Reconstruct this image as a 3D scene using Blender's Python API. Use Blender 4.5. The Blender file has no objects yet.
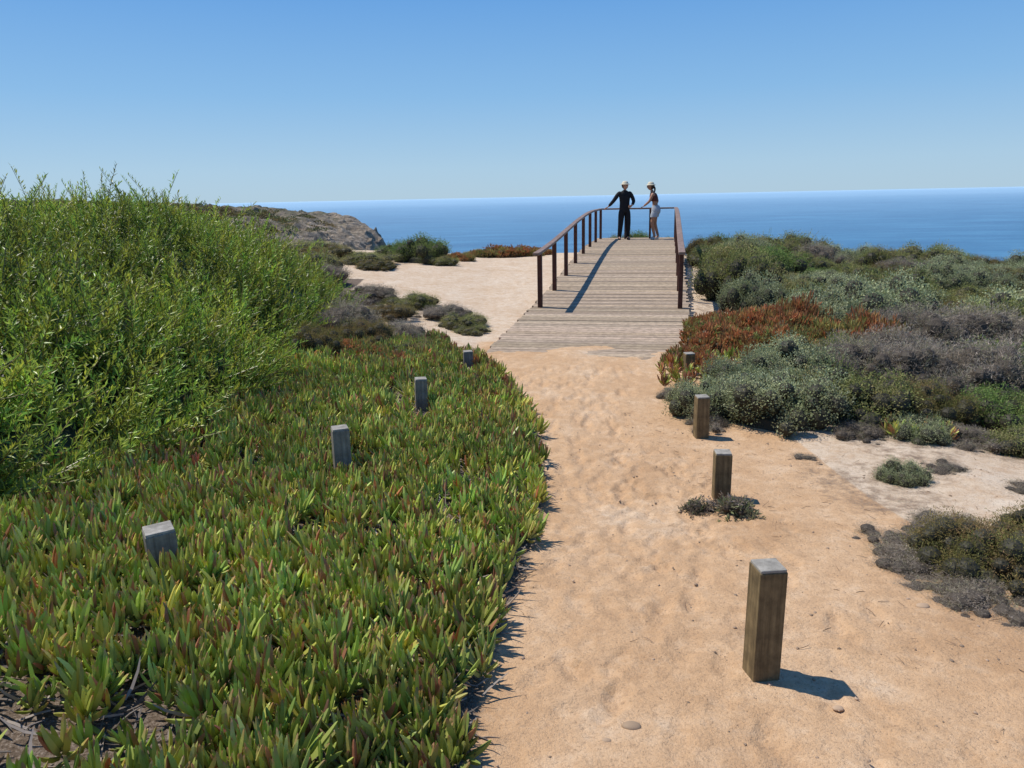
import bpy, math, random
import numpy as np
from mathutils import Vector, Matrix
rng=np.random.default_rng(7); random.seed(7)
S=bpy.context.scene
try:
    S.view_settings.view_transform='Standard'; S.view_settings.look='None'; S.view_settings.exposure=0
except Exception as e: print(e)

# ------------------------------------------------------------ noise helpers
def _h(a,b,s):
    v=np.sin(a*127.1+b*311.7+s*74.7)*43758.5453
    return v-np.floor(v)
def vn(x,y,s=0.):
    x=np.asarray(x,float);y=np.asarray(y,float)
    xi=np.floor(x);yi=np.floor(y);fx=x-xi;fy=y-yi
    fx=fx*fx*(3-2*fx);fy=fy*fy*(3-2*fy)
    a=_h(xi,yi,s);b=_h(xi+1,yi,s);c=_h(xi,yi+1,s);d=_h(xi+1,yi+1,s)
    return (a*(1-fx)+b*fx)*(1-fy)+(c*(1-fx)+d*fx)*fy
def fbm(x,y,s=0.,o=4):
    r=0;a=.5;t=0
    for i in range(o):
        r=r+a*vn(x*2**i,y*2**i,s+i*3.1);t+=a;a*=.5
    return r/t
def ridge(x,y,s=0.,o=4):
    r=0;a=.5;t=0
    for i in range(o):
        r=r+a*(1-np.abs(2*vn(x*2**i,y*2**i,s+i*3.1)-1));t+=a;a*=.5
    return r/t
def sm(a,b,x):
    t=np.clip((x-a)/(b-a),0,1);return t*t*(3-2*t)

# ------------------------------------------------------------ layout functions
def xl(y): return np.interp(y,[-5,1.2,1.9,2.63,3.5,4.5,5.8,7.0,8.0,8.8],[-.38,-.33,-.2,-.12,.02,.16,.20,.06,-.2,-.45])
def xr(y): return np.interp(y,[-5,2.3,2.45,2.63,3.64,4.64,5.5,6.0,7.88,8.8],[9,9,1.9,1.72,1.77,1.58,1.33,1.16,1.45,1.9])
_y=np.linspace(-20,60,1601)
def smooth(pts,w):
    p=np.interp(_y,[a for a,b in pts],[b for a,b in pts]);k=np.hanning(w);k/=k.sum()
    pad=np.pad(p,w//2,mode='edge');q=np.convolve(pad,k,'valid')[:len(_y)];return q
ZP=smooth([(-20,0),(1.6,0),(4.5,-.25),(6,-.28),(8.4,-.19),(9.2,-.2),(10.5,-.3),(14,-.2),(18,-.08),(21,-.05),(25,-.2),(60,-.2)],21)
ZD=smooth([(-20,-.24),(8,-.22),(9,-.19),(12,-.13),(13.5,-.06),(15.2,.05),(17,.17),(19,.27),(20.5,.31),(23.4,.31),(60,.31)],41)
def zp(y): return np.interp(y,_y,ZP)
def zd(y): return np.interp(y,_y,ZD)
def cx(y): return 1.545+.203*(y-12)
U=np.array([.1989,.98]);N=np.array([.98,-.1989])
def yedge(x): return np.interp(x,[-60,-12,-6,3,8,20,60],[30,26,24.0,25.5,27,30,34])
def ground(x,y,detail=True):
    x=np.asarray(x,float);y=np.asarray(y,float)
    z=zp(y)
    left=np.clip(xl(np.minimum(y,8.8))-x,0,None)
    fade=sm(13,9,y)
    z=z+(.06+.05*fade)*np.minimum(left,2.4)+.05*np.clip(left-2.4,0,2)+.04*sm(0,.35,left)*sm(9,6,y)
    z=z-.085*np.clip(x-3,0,14)-.02*np.clip(x-17,0,60)
    z=z+.10*(fbm(x*.35,y*.35,5)-.5)*sm(1.5,5,np.abs(x-.8))
    z=z+.035*(fbm(x*1.3,y*1.3,9)-.5)
    z=z+.07*(fbm(x*1.6,y*2.6,19)-.38)*sm(8.0,8.5,y)*sm(9.5,8.8,y)*sm(-.6,-.2,x)
    if detail: z=z+.010*(fbm(x*7,y*7,2,3)-.5)
    ye=yedge(x)+2.5*(fbm(x*.2,y*.05,31)-.5)
    d=np.clip(y-ye,0,None)
    z=z-np.minimum(d*d*.12+d*.25,45)
    return z

# ------------------------------------------------------------ mesh helpers
def mk(name,V,Q,C=None,mat=None,parent=None,smooth_=False,link=True):
    V=np.asarray(V,np.float32);Q=np.asarray(Q,np.int32)
    me=bpy.data.meshes.new(name)
    me.vertices.add(len(V));me.vertices.foreach_set('co',V.ravel())
    me.loops.add(Q.size);me.loops.foreach_set('vertex_index',Q.ravel())
    me.polygons.add(len(Q));me.polygons.foreach_set('loop_start',np.arange(0,Q.size,4,dtype=np.int32))
    try: me.polygons.foreach_set('loop_total',np.full(len(Q),4,np.int32))
    except Exception: pass
    me.update(calc_edges=True)
    if C is not None:
        a=me.color_attributes.new('Col','FLOAT_COLOR','POINT')
        c=np.ones((len(V),4),np.float32);c[:,:3]=C;a.data.foreach_set('color',c.ravel())
    me.polygons.foreach_set('use_smooth',np.full(len(Q),smooth_,bool))
    if mat: me.materials.append(mat)
    if not link: return me
    ob=bpy.data.objects.new(name,me);S.collection.objects.link(ob)
    if parent: ob.parent=parent
    return ob
def empty(name,loc=(0,0,0),rz=0):
    e=bpy.data.objects.new(name,None);S.collection.objects.link(e);e.location=loc;e.rotation_euler=(0,0,rz);e.empty_display_size=.2;return e
class Acc:
    def __init__(s): s.V=[];s.Q=[];s.C=[];s.n=0
    def add(s,V,Q,C):
        V=np.asarray(V,float);s.V.append(V);s.Q.append(np.asarray(Q)+s.n)
        C=np.asarray(C,float)
        if C.ndim==1: C=np.tile(C,(len(V),1))
        s.C.append(C);s.n+=len(V)
    def get(s): return np.concatenate(s.V),np.concatenate(s.Q),np.concatenate(s.C)
def norm(v): return v/np.maximum(np.linalg.norm(v,axis=-1,keepdims=True),1e-9)
def frames(d,spin=None):
    d=norm(np.asarray(d,float));k=len(d)
    if spin is None: spin=rng.uniform(0,2*np.pi,k)
    ref=np.tile([0.,0,1],(k,1));ref[np.abs(d[:,2])>.9]=[1,0,0]
    a=norm(np.cross(ref,d));b=np.cross(d,a)
    c,s=np.cos(spin)[:,None],np.sin(spin)[:,None]
    return np.stack([a*c+b*s,-a*s+b*c,d],axis=2)
def inst(T,P,R,sc,cm=None):
    V,Q,C=T;k=len(P);n=len(V)
    sc=np.asarray(sc,float)
    if sc.ndim==1: sc=sc[:,None,None]
    else: sc=sc[:,None,:]
    W=np.einsum('kij,knj->kni',R,V[None]*sc)+P[:,None,:]
    CC=np.tile(C[None],(k,1,1))
    if cm is not None: CC=CC*cm[:,None,:]
    QQ=Q[None]+(np.arange(k)*n)[:,None,None]
    return W.reshape(-1,3),QQ.reshape(-1,4),CC.reshape(-1,3)
BQ=np.array([[0,3,2,1],[4,5,6,7],[0,1,5,4],[1,2,6,5],[2,3,7,6],[3,0,4,7]])
def box(c,ax,ay,az,hx,hy,hz):
    c,ax,ay,az=[np.asarray(v,float) for v in(c,ax,ay,az)]
    V=[c+sx*hx*ax+sy*hy*ay+sz*hz*az for sz in(-1,1) for sx,sy in((-1,-1),(1,-1),(1,1),(-1,1))]
    return np.array(V),BQ
def bevel(ob,w,seg=2):
    m=ob.modifiers.new('Bevel','BEVEL');m.width=w;m.segments=seg;m.limit_method='ANGLE'

# ------------------------------------------------------------ materials
def newmat(name):
    m=bpy.data.materials.new(name);m.use_nodes=True;nt=m.node_tree;nt.nodes.clear()
    o=nt.nodes.new('ShaderNodeOutputMaterial');return m,nt,o
class NB:
    def __init__(s,nt): s.nt=nt
    def n(s,t,**k):
        x=s.nt.nodes.new(t)
        for a,b in k.items(): setattr(x,a,b)
        return x
    def l(s,a,b): s.nt.links.new(a,b)
    def noise(s,sc,det=4,rough=.6,vec=None):
        x=s.n('ShaderNodeTexNoise');x.inputs['Scale'].default_value=sc;x.inputs['Detail'].default_value=det;x.inputs['Roughness'].default_value=rough
        if vec: s.l(vec,x.inputs['Vector'])
        return x.outputs['Fac']
    def ramp(s,f,stops):
        r=s.n('ShaderNodeValToRGB');e=r.color_ramp.elements
        while len(e)<len(stops): e.new(.5)
        for i,(p,c) in enumerate(stops): e[i].position=p;e[i].color=(*c,1) if len(c)==3 else c
        s.l(f,r.inputs['Fac']);return r.outputs['Color']
    def mix(s,f,a,b,t='MIX'):
        m=s.n('ShaderNodeMix',data_type='RGBA',blend_type=t)
        if isinstance(f,(int,float)): m.inputs[0].default_value=f
        else: s.l(f,m.inputs[0])
        for i,v in((6,a),(7,b)):
            if isinstance(v,tuple): m.inputs[i].default_value=(*v,1)
            else: s.l(v,m.inputs[i])
        return m.outputs[2]
    def math(s,op,a,b=0.,clamp=False):
        m=s.n('ShaderNodeMath',operation=op,use_clamp=clamp)
        for i,v in((0,a),(1,b)):
            if isinstance(v,(int,float)): m.inputs[i].default_value=v
            else: s.l(v,m.inputs[i])
        return m.outputs[0]
    def bump(s,h,st,d=.01,nrm=None):
        b=s.n('ShaderNodeBump');b.inputs['Strength'].default_value=st;b.inputs['Distance'].default_value=d
        s.l(h,b.inputs['Height'])
        if nrm: s.l(nrm,b.inputs['Normal'])
        return b.outputs['Normal']
def leafmat(name,rough=.5,trans=.25,spec=.35,var=.25):
    m,nt,o=newmat(name);b=NB(nt)
    at=b.n('ShaderNodeAttribute',attribute_name='Col').outputs['Color']
    oi=b.n('ShaderNodeObjectInfo').outputs['Random']
    geo=b.n('ShaderNodeNewGeometry')
    nz=b.noise(1.7,3,.6,geo.outputs['Position'])
    br=b.math('ADD',b.math('MULTIPLY',nz,var*2),b.math('ADD',b.math('MULTIPLY',oi,var),1-var*1.5))
    hs=b.n('ShaderNodeHueSaturation');b.l(at,hs.inputs['Color']);b.l(br,hs.inputs['Value'])
    p=b.n('ShaderNodeBsdfPrincipled');b.l(hs.outputs[0],p.inputs['Base Color']);p.inputs['Roughness'].default_value=rough
    p.inputs['Specular IOR Level'].default_value=spec
    t=b.n('ShaderNodeBsdfTranslucent');b.l(hs.outputs[0],t.inputs['Color'])
    x=b.n('ShaderNodeMixShader');x.inputs[0].default_value=trans;b.l(p.outputs[0],x.inputs[1]);b.l(t.outputs[0],x.inputs[2]);b.l(x.outputs[0],o.inputs[0])
    return m
def simple(name,c,rough=.7,nscale=30,amt=.3,spec=.3,bst=.3):
    m,nt,o=newmat(name);b=NB(nt)
    tc=b.n('ShaderNodeTexCoord').outputs['Object']
    n=b.noise(nscale,4,.6,tc)
    c2=tuple(v*(1-amt) for v in c);c3=tuple(min(1,v*(1+amt)) for v in c)
    col=b.ramp(n,[(.3,c2),(.7,c3)])
    p=b.n('ShaderNodeBsdfPrincipled');b.l(col,p.inputs['Base Color']);p.inputs['Roughness'].default_value=rough
    p.inputs['Specular IOR Level'].default_value=spec
    b.l(b.bump(n,bst,.005),p.inputs['Normal']);b.l(p.outputs[0],o.inputs[0]);return m
M_leaf=leafmat('foliage_bright',.40,.34,.4,.18)
M_ice=leafmat('succulent_leaf',.42,.32,.35,.15)
M_shrub=leafmat('shrub_leaf',.6,.3,.25,.22)

def groundmat():
    m,nt,o=newmat('sandy_ground');b=NB(nt)
    at=b.n('ShaderNodeAttribute',attribute_name='Col').outputs['Color']
    sp=b.n('ShaderNodeSeparateColor');b.l(at,sp.inputs[0])
    pos=b.n('ShaderNodeNewGeometry').outputs['Position']
    n1=b.noise(1.3,6,.7,pos);n2=b.noise(9,6,.7,pos);n3=b.noise(90,4,.7,pos);n4=b.noise(420,2,.6,pos);n6=b.noise(28,5,.7,pos)
    pth=b.ramp(n1,[(.34,(.45,.27,.14)),(.48,(.56,.355,.195)),(.58,(.60,.40,.235)),(.68,(.65,.48,.32))])
    pale=b.ramp(n1,[(.3,(.54,.41,.28)),(.55,(.62,.50,.37)),(.75,(.67,.58,.46))])
    f=b.math('ADD',sp.outputs[0],b.math('MULTIPLY',b.math('SUBTRACT',n2,.5),1.4),True)
    base=b.mix(f,pale,pth)
    base=b.mix(b.math('MULTIPLY',b.ramp(n2,[(.42,(0,0,0)),(.62,(1,1,1))]),.38),base,(.40,.245,.135))
    base=b.mix(b.math('MULTIPLY',b.ramp(n6,[(.30,(1,1,1)),(.46,(0,0,0))]),.55),base,(.35,.22,.13))
    base=b.mix(b.ramp(n3,[(.34,(.7,.7,.7)),(.45,(0,0,0))]),base,(.29,.185,.11))
    base=b.mix(b.math('MULTIPLY',b.ramp(n4,[(.55,(0,0,0)),(.75,(1,1,1))]),.45),base,(.72,.58,.43))
    lit=b.ramp(n3,[(.3,(.06,.045,.03)),(.5,(.15,.11,.08)),(.68,(.30,.25,.20))])
    fl=b.math('ADD',sp.outputs[1],b.math('MULTIPLY',b.math('SUBTRACT',n2,.5),1.3),True)
    fl=b.math('ADD',fl,b.math('MULTIPLY',b.math('SUBTRACT',n3,.5),.9),True)
    fl=b.ramp(fl,[(.35,(0,0,0)),(.75,(1,1,1))])
    base=b.mix(fl,base,lit)
    rk=b.ramp(n2,[(.3,(.16,.13,.09)),(.6,(.33,.27,.19))])
    base=b.mix(sp.outputs[2],base,rk)
    p=b.n('ShaderNodeBsdfPrincipled');b.l(base,p.inputs['Base Color']);p.inputs['Roughness'].default_value=.95;p.inputs['Specular IOR Level'].default_value=.1
    nb=b.bump(n2,.55,.025);nb=b.bump(n6,.7,.014,nb);nb=b.bump(n3,.9,.006,nb);nb=b.bump(n4,.6,.0018,nb)
    b.l(nb,p.inputs['Normal']);b.l(p.outputs[0],o.inputs[0]);return m
M_ground=groundmat()

def woodmat(name,c1,c2,usecol=False,rough=.8,grain=(3,3,40)):
    m,nt,o=newmat(name);b=NB(nt)
    tc=b.n('ShaderNodeTexCoord').outputs['Object']
    mp=b.n('ShaderNodeMapping');mp.inputs['Scale'].default_value=grain;b.l(tc,mp.inputs[0])
    n=b.noise(1,6,.7,mp.outputs[0]);n2=b.noise(14,5,.65,tc)
    col=b.ramp(n,[(.3,c1),(.7,c2)])
    if usecol:
        at=b.n('ShaderNodeAttribute',attribute_name='Col').outputs['Color'];col=b.mix(1.,col,at,'MULTIPLY')
    col=b.mix(b.ramp(n2,[(.4,(.5,.5,.5)),(.62,(0,0,0))]),col,tuple(v*.45 for v in c1))
    p=b.n('ShaderNodeBsdfPrincipled');b.l(col,p.inputs['Base Color']);p.inputs['Roughness'].default_value=rough;p.inputs['Specular IOR Level'].default_value=.25
    b.l(b.bump(n,.6,.005),p.inputs['Normal']);b.l(p.outputs[0],o.inputs[0]);return m
M_deck=woodmat('weathered_deck_board',(.35,.265,.185),(.55,.435,.32),True,.85,(3,45,10))
M_post=woodmat('post_wood',(.10,.07,.034),(.27,.195,.095),False,.85,(55,55,3))
M_post2=woodmat('grey_post_wood',(.15,.135,.11),(.33,.30,.25),False,.9,(55,55,3))
M_posttop=woodmat('post_end_grain',(.24,.22,.185),(.44,.41,.35),False,.9,(30,30,30))
M_rail=woodmat('railing_post_wood',(.065,.024,.015),(.14,.052,.032),False,.6,(30,30,4))
M_hand=woodmat('handrail_wood',(.20,.12,.085),(.36,.26,.20),False,.6,(6,6,30))

# ------------------------------------------------------------ ground sheet
def axis(segs): return np.concatenate([np.arange(a,b_,st) for a,b_,st in segs])
gx=axis([(-70,-20,1.2),(-20,-6,.4),(-6,-1,.08),(-1,3.2,.020),(3.2,6,.06),(6,14,.25),(14,80,1.)])
gy=axis([(-12,0,.6),(0,1.4,.1),(1.4,5.5,.020),(5.5,9,.04),(9,26,.16),(26,75,.7)])
GX,GY=np.meshgrid(gx,gy)
GZ=ground(GX,GY)
XL=xl(np.minimum(GY,8.8));XR=xr(np.minimum(GY,8.8))
inpath=(sm(-.08,.12,GX-XL)*sm(-.1,.25,XR-GX))
wob=1.1*(fbm(GX*1.3,GY*1.3,201)-.5)
pmask=sm(-.08,.12,GX-XL)*sm(-.45,.45,XR+.15-GX+wob)
for i in range(360):
    y=rng.uniform(1.4,8.2);lo=xl(y)+.1;hi=min(xr(y),3.0)-.1
    x=lo+(hi-lo)*rng.beta(1.5,1.8);ang=math.atan2(.2,1)+rng.normal(0,.35)
    sel=np.ix_((gy>y-.25)&(gy<y+.25),(gx>x-.25)&(gx<x+.25))
    X=GX[sel]-x;Y=GY[sel]-y
    a=X*math.cos(ang)-Y*math.sin(ang);b=X*math.sin(ang)+Y*math.cos(ang)
    dep=rng.uniform(.004,.013)
    w=.042-.008*np.sin(b*18)
    r=np.sqrt((a/w)**2+(b/.125)**2)
    GZ[sel]+=-dep*(1-sm(.82,1.03,r))*(1-.3*(np.sin(b*200)>.2))+dep*.45*np.exp(-((r-1.15)/.12)**2)
GZ+=.008*(fbm(GX*16,GY*16,77,3)-.5)*inpath
litter=1-sm(-.02,.10,GX-XL)
litter=np.where(GY>8.6,litter*(1-sm(8.6,9.8,GY)),litter)
litter=np.maximum(litter,(GX<-3.0)*1.0*(GY<16))
rsh=.46*sm(.45,.66,fbm(GX*.9,GY*.9,51))*sm(0,.5,GX-XR)+.4*sm(8,11,GX)
litter=np.maximum(litter,np.where(GX>1.2,rsh,0)*(GY>2.3))
pathm=np.where(GY<10,pmask,0)
pathm=np.maximum(pathm,sm(9.5,7.5,GY)*(GX>-.5)*(GX<2.2))
pathm=np.maximum(pathm,.35*(GX>1.5)*sm(4.2,3.2,GY))
gxz=np.gradient(GZ,axis=0)/np.maximum(np.gradient(GY,axis=0),1e-6)
rock=sm(.5,1.2,np.abs(gxz))*(GY>20)
def gridq(nx,ny):
    idx=np.arange(nx*ny).reshape(ny,nx)
    return np.stack([idx[:-1,:-1],idx[:-1,1:],idx[1:,1:],idx[1:,:-1]],-1).reshape(-1,4)
mk('ground',np.stack([GX,GY,GZ],-1).reshape(-1,3),gridq(len(gx),len(gy)),np.stack([pathm,litter,rock],-1).reshape(-1,3),M_ground,smooth_=True)

# ------------------------------------------------------------ sea
m,nt,o=newmat('sea_water');b=NB(nt)
pos=b.n('ShaderNodeNewGeometry').outputs['Position']
mp=b.n('ShaderNodeMapping');mp.inputs['Scale'].default_value=(.35,1,1);b.l(pos,mp.inputs[0])
w1=b.noise(.35,6,.65,mp.outputs[0]);w2=b.noise(.02,5,.7,mp.outputs[0]);w3=b.noise(.0015,4,.6,mp.outputs[0])
col=b.ramp(w2,[(.32,(.014,.080,.185)),(.5,(.03,.13,.25)),(.68,(.065,.21,.35))])
col=b.mix(b.ramp(w3,[(.35,(0,0,0)),(.7,(.6,.6,.6))]),col,(.06,.19,.32))
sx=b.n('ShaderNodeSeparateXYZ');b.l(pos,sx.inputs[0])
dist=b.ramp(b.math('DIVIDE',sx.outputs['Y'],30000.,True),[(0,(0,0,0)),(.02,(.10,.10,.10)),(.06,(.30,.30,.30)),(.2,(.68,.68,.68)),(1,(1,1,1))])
col=b.mix(b.math('MULTIPLY',dist,.95),col,(.38,.56,.70))  # aerial haze painted into the water's base colour, paler towards the horizon
p=b.n('ShaderNodeBsdfPrincipled');b.l(col,p.inputs['Base Color']);p.inputs['Roughness'].default_value=.45;p.inputs['Specular IOR Level'].default_value=.3
b.l(b.bump(w1,1.,1.5),p.inputs['Normal']);b.l(p.outputs[0],o.inputs[0])
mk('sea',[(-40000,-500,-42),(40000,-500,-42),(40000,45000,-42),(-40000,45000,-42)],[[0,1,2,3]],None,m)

# ------------------------------------------------------------ headland
hxs=np.arange(-110,-3,.45);hys=np.arange(34,110,.45)
HX,HY=np.meshgrid(hxs,hys)
edge=-10.3-(HY-55)*.16+5*(fbm(HY*.0+3,HY*.16,4)-.5)
t=edge-HX
topz=np.interp(t,[0,1.5,4,8,14,30,60,140],[-3.4,-2.1,-1.1,-.4,.2,1.1,2.2,4])
rd=ridge(HX*.16,HY*.16,8);rd2=ridge(HX*.6,HY*.6,28,3)
HZ=topz+1.8*(rd-.6)+1.1*(rd2-.5)
HZ=np.where(t<0,topz+t*2.6+3.2*(rd-.5)+1.8*(rd2-.5),HZ)
front=np.clip(57+5*(fbm(HX*.12,HX*0,6)-.5)-HY,0,99)
HZ=HZ-front*.42-1.8*sm(0,4,front)*(rd-.4)
HZ=np.maximum(HZ,-46)
g0=np.sqrt(np.gradient(HZ,.45,axis=1)**2+np.gradient(HZ,.45,axis=0)**2)
rk=np.clip(sm(.25,.9,g0+.9*(fbm(HX*.5,HY*.5,12)-.5)+.7*sm(11,-1,t)),0,1)
m,nt,o=newmat('headland_rock');b=NB(nt)
at=b.n('ShaderNodeAttribute',attribute_name='Col').outputs['Color'];sp=b.n('ShaderNodeSeparateColor');b.l(at,sp.inputs[0])
pos=b.n('ShaderNodeNewGeometry').outputs['Position'];n1=b.noise(.7,6,.7,pos);n2=b.noise(2.2,6,.75,pos)
mp=b.n('ShaderNodeMapping');mp.inputs['Scale'].default_value=(.5,.5,3.5);b.l(pos,mp.inputs[0]);n5=b.noise(.8,5,.7,mp.outputs[0])
rc=b.ramp(n2,[(.3,(.17,.13,.09)),(.5,(.40,.31,.215)),(.68,(.60,.50,.38))])
rc=b.mix(b.ramp(n5,[(.42,(.7,.7,.7)),(.5,(0,0,0))]),rc,(.15,.12,.085))
sc_=b.ramp(n1,[(.3,(.08,.09,.04)),(.5,(.15,.14,.075)),(.6,(.28,.22,.145)),(.75,(.40,.32,.22))])
c=b.mix(sp.outputs[0],sc_,rc)
p=b.n('ShaderNodeBsdfPrincipled');b.l(c,p.inputs['Base Color']);p.inputs['Roughness'].default_value=.95
b.l(b.bump(n2,1,.6),p.inputs['Normal']);b.l(p.outputs[0],o.inputs[0])
mk('headland',np.stack([HX,HY,HZ],-1).reshape(-1,3),gridq(len(hxs),len(hys)),np.stack([rk,rk,rk],-1).reshape(-1,3),m)

# ------------------------------------------------------------ leaf templates
def clump(nleaf,L,W,seed,flat=.7):
    r=np.random.default_rng(seed)
    d=r.normal(size=(nleaf,3));d[:,2]=np.abs(d[:,2]);d=norm(d)
    P=d*r.uniform(.6,1,(nleaf,1));P[:,2]*=flat
    dd=norm(d+.6*r.normal(size=(nleaf,3)))
    T=(np.array([[0,0,0],[W,0,.45*L],[0,.0,L],[-W,0,.45*L]]),np.array([[0,1,2,3]]),np.ones((4,3)))
    return inst(T,P,frames(dd),np.ones(nleaf),r.uniform(.6,1.3,(nleaf,1))*np.ones((1,3)))
k=6000;px=rng.uniform(-70,-7,k);py=rng.uniform(46,85,k)
ix=np.clip(((px-hxs[0])/.45).astype(int),0,len(hxs)-1);iy=np.clip(((py-34)/.45).astype(int),0,len(hys)-1)
keep=(rk[iy,ix]<.55)&(t[iy,ix]>2.5)&(fbm(px*.3,py*.3,44)>.45);px,py,ix,iy=px[keep],py[keep],ix[keep],iy[keep]
A=Acc();pz=HZ[iy,ix]-.05
cl=clump(80,.30,.10,3)
cm=np.array([[.12,.13,.05]])*rng.uniform(.5,1.7,(len(px),1))*np.stack([rng.uniform(.9,1.6,len(px)),np.ones(len(px)),np.ones(len(px))],-1)
A.add(*inst(cl,np.stack([px,py,pz],-1),frames(np.tile([0,0,1.],(len(px),1))),np.stack([rng.uniform(.25,.9,len(px)),rng.uniform(.25,.9,len(px)),rng.uniform(.2,.6,len(px))],-1),cm))
mk('headland_scrub',*A.get(),M_shrub)

# ------------------------------------------------------------ ice plant
def ice_leaf(L,r,bend):
    ts=np.array([0,.3,.7,.93,1.]);ws=np.array([.75,1.,.85,.45,.08])
    V=[]
    for t,w in zip(ts,ws):
        for a in(0,2.2,4.08):
            V.append([bend*L*t*t+r*w*math.cos(a),r*w*math.sin(a)*.9,L*t])
    Q=[]
    for i in range(4):
        for j in range(3): Q.append([i*3+j,i*3+(j+1)%3,(i+1)*3+(j+1)%3,(i+1)*3+j])
    return np.array(V),np.array(Q),np.repeat(ts,3)
def ice_tuft(seed,n=11,red=0.2):
    r=np.random.default_rng(seed);A=Acc()
    for i in range(n):
        f=i/(n-1);tilt=math.radians(10+58*f**1.0+r.normal(0,8));az=i*2.4+r.normal(0,.3)
        L=r.uniform(.055,.095)*(1-.1*f);V,Q,t=ice_leaf(L,r.uniform(.0062,.0088),r.uniform(-.34,-.05))
        zax=np.array([math.sin(tilt)*math.cos(az),math.sin(tilt)*math.sin(az),math.cos(tilt)]);xax=np.array([math.cos(tilt)*math.cos(az),math.cos(tilt)*math.sin(az),-math.sin(tilt)]);yax=np.cross(zax,xax)
        W=V@np.stack([xax,yax,zax],1).T+np.array([.007*math.cos(az),.007*math.sin(az),.045*(1-f)])
        g=np.array([.45,.53,.11])*r.uniform(.75,1.15)
        q=r.random()
        if q<.4: g=np.array([.64,.66,.17])*r.uniform(.8,1.1)
        if q>1-red: g=np.array([.52,.24,.12])*r.uniform(.7,1.1)
        tip=np.array([.56,.26,.15]) if r.random()<.6 else g*1.1
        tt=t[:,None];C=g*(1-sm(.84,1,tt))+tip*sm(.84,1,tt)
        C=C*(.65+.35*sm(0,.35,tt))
        A.add(W,Q,C)
    return A.get()
tufts=[ice_tuft(i,n=random.choice([10,12,13,15]),red=.05) for i in range(12)]
redt=[ice_tuft(i+50,n=11,red=.55) for i in range(4)]
def scatter_tufts(xs,ys,zoff=.0,sc=(0.8,1.25),reds=None,tl=tufts):
    k=len(xs);zs=ground(xs,ys)+zoff
    A=Acc();ch=rng.integers(0,len(tl),k)
    if reds is not None: ch=np.where(rng.random(k)<reds,100+rng.integers(0,len(redt),k),ch)
    for c in np.unique(ch):
        s=ch==c;kk=s.sum();T=redt[c-100] if c>=100 else tl[c]
        d=norm(np.array([[0,0,1.]])+rng.normal(0,.22,(kk,3)))
        tint=(.65+.7*fbm(xs[s]*1.1,ys[s]*1.1,131))[:,None]*rng.uniform(.75,1.2,(kk,1))*np.array([[1,1,1.]])
        tint=tint*np.stack([rng.uniform(.82,1.15,kk),np.ones(kk),rng.uniform(.8,1.2,kk)],-1)
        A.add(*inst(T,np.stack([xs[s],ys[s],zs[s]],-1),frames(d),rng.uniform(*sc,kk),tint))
    return A
posts_l=((-1.45,2.92),(-1.04,4.43),(-.77,6.26),(-.46,8.0))
k=12500;xs=rng.uniform(-3.6,.4,k);ys=rng.uniform(.9,9.6,k)
e=xl(np.minimum(ys,8.8))+.10*(fbm(xs*5,ys*5,66)-.5)*2
dens=fbm(xs*3.1,ys*3.1,91)
keep=(xs<e)&((dens>.36)|(rng.random(k)<.18))&((ys<8.6)|(xs<-.9+(9.6-ys)*.3))
for (a,c) in posts_l:
    keep&=((xs-a)**2+(ys-c)**2>.09**2)
    if c>5: keep&=~((np.abs(xs-a*(ys/c))<.10)&(ys<c)&(ys>c-.55))
xs,ys=xs[keep],ys[keep]
redp=np.clip(.02+.38*sm(5.8,8.8,ys)*sm(.4,.65,fbm(xs*.8,ys*.8,14)),0,1)
zo=.02+.05*(fbm(xs*3.2,ys*3.2,151)-.3)
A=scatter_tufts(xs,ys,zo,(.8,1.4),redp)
k=11000;xs2=rng.uniform(-3.4,.5,k);ys2=rng.uniform(1,9,k);kp=xs2<xl(ys2)+.04;xs2,ys2=xs2[kp],ys2[kp];k=len(xs2)
V,Qd,tq=ice_leaf(.09,.004,.35);dd=rng.normal(size=(k,3));dd[:,2]=rng.uniform(-.05,.5,k)
A.add(*inst((V,Qd,np.ones((len(V),3))),np.stack([xs2,ys2,ground(xs2,ys2)+rng.uniform(.005,.035,k)],-1),frames(dd),rng.uniform(.5,1.4,k),np.array([[.42,.35,.29]])*rng.uniform(.3,1.25,(k,1))))
mk('ice_plant_mat',*A.get(),M_ice)

# ------------------------------------------------------------ bright green bushes (left)
def canopy(x,y):
    w=.45*(fbm(y*.9,x*0+2,71)-.5)*2
    bd=np.where(y<8.6,-2.3,-2.3-.22*(y-8.6))
    t=np.minimum(bd+w-x, y-(3.1-.25*np.clip(-2.6-x,0,3)*-1) )
    t=np.minimum(t,(14.5-y)*.9)
    H=np.interp(t,[-.1,0,.25,.7,1.3,2.2,3.2],[0,.25,.52,.76,.94,1.14,1.22])
    H=H*(1+.30*sm(7.5,11,y))*(.80+.40*fbm(x*.9,y*.9,23))+.46*(fbm(x*1.9,y*1.9,29,3)-.5)*sm(0,.6,t)
    return np.where(t>-.1,np.maximum(H,.12),-.3)
bx=np.arange(-10,-1.6,.12);by=np.arange(2.4,15,.12);BX,BY=np.meshgrid(bx,by)
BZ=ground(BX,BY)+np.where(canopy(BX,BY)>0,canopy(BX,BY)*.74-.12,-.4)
A=Acc();A.add(np.stack([BX,BY,BZ],-1).reshape(-1,3),gridq(len(bx),len(by)),np.array([.02,.03,.008]))
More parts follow.
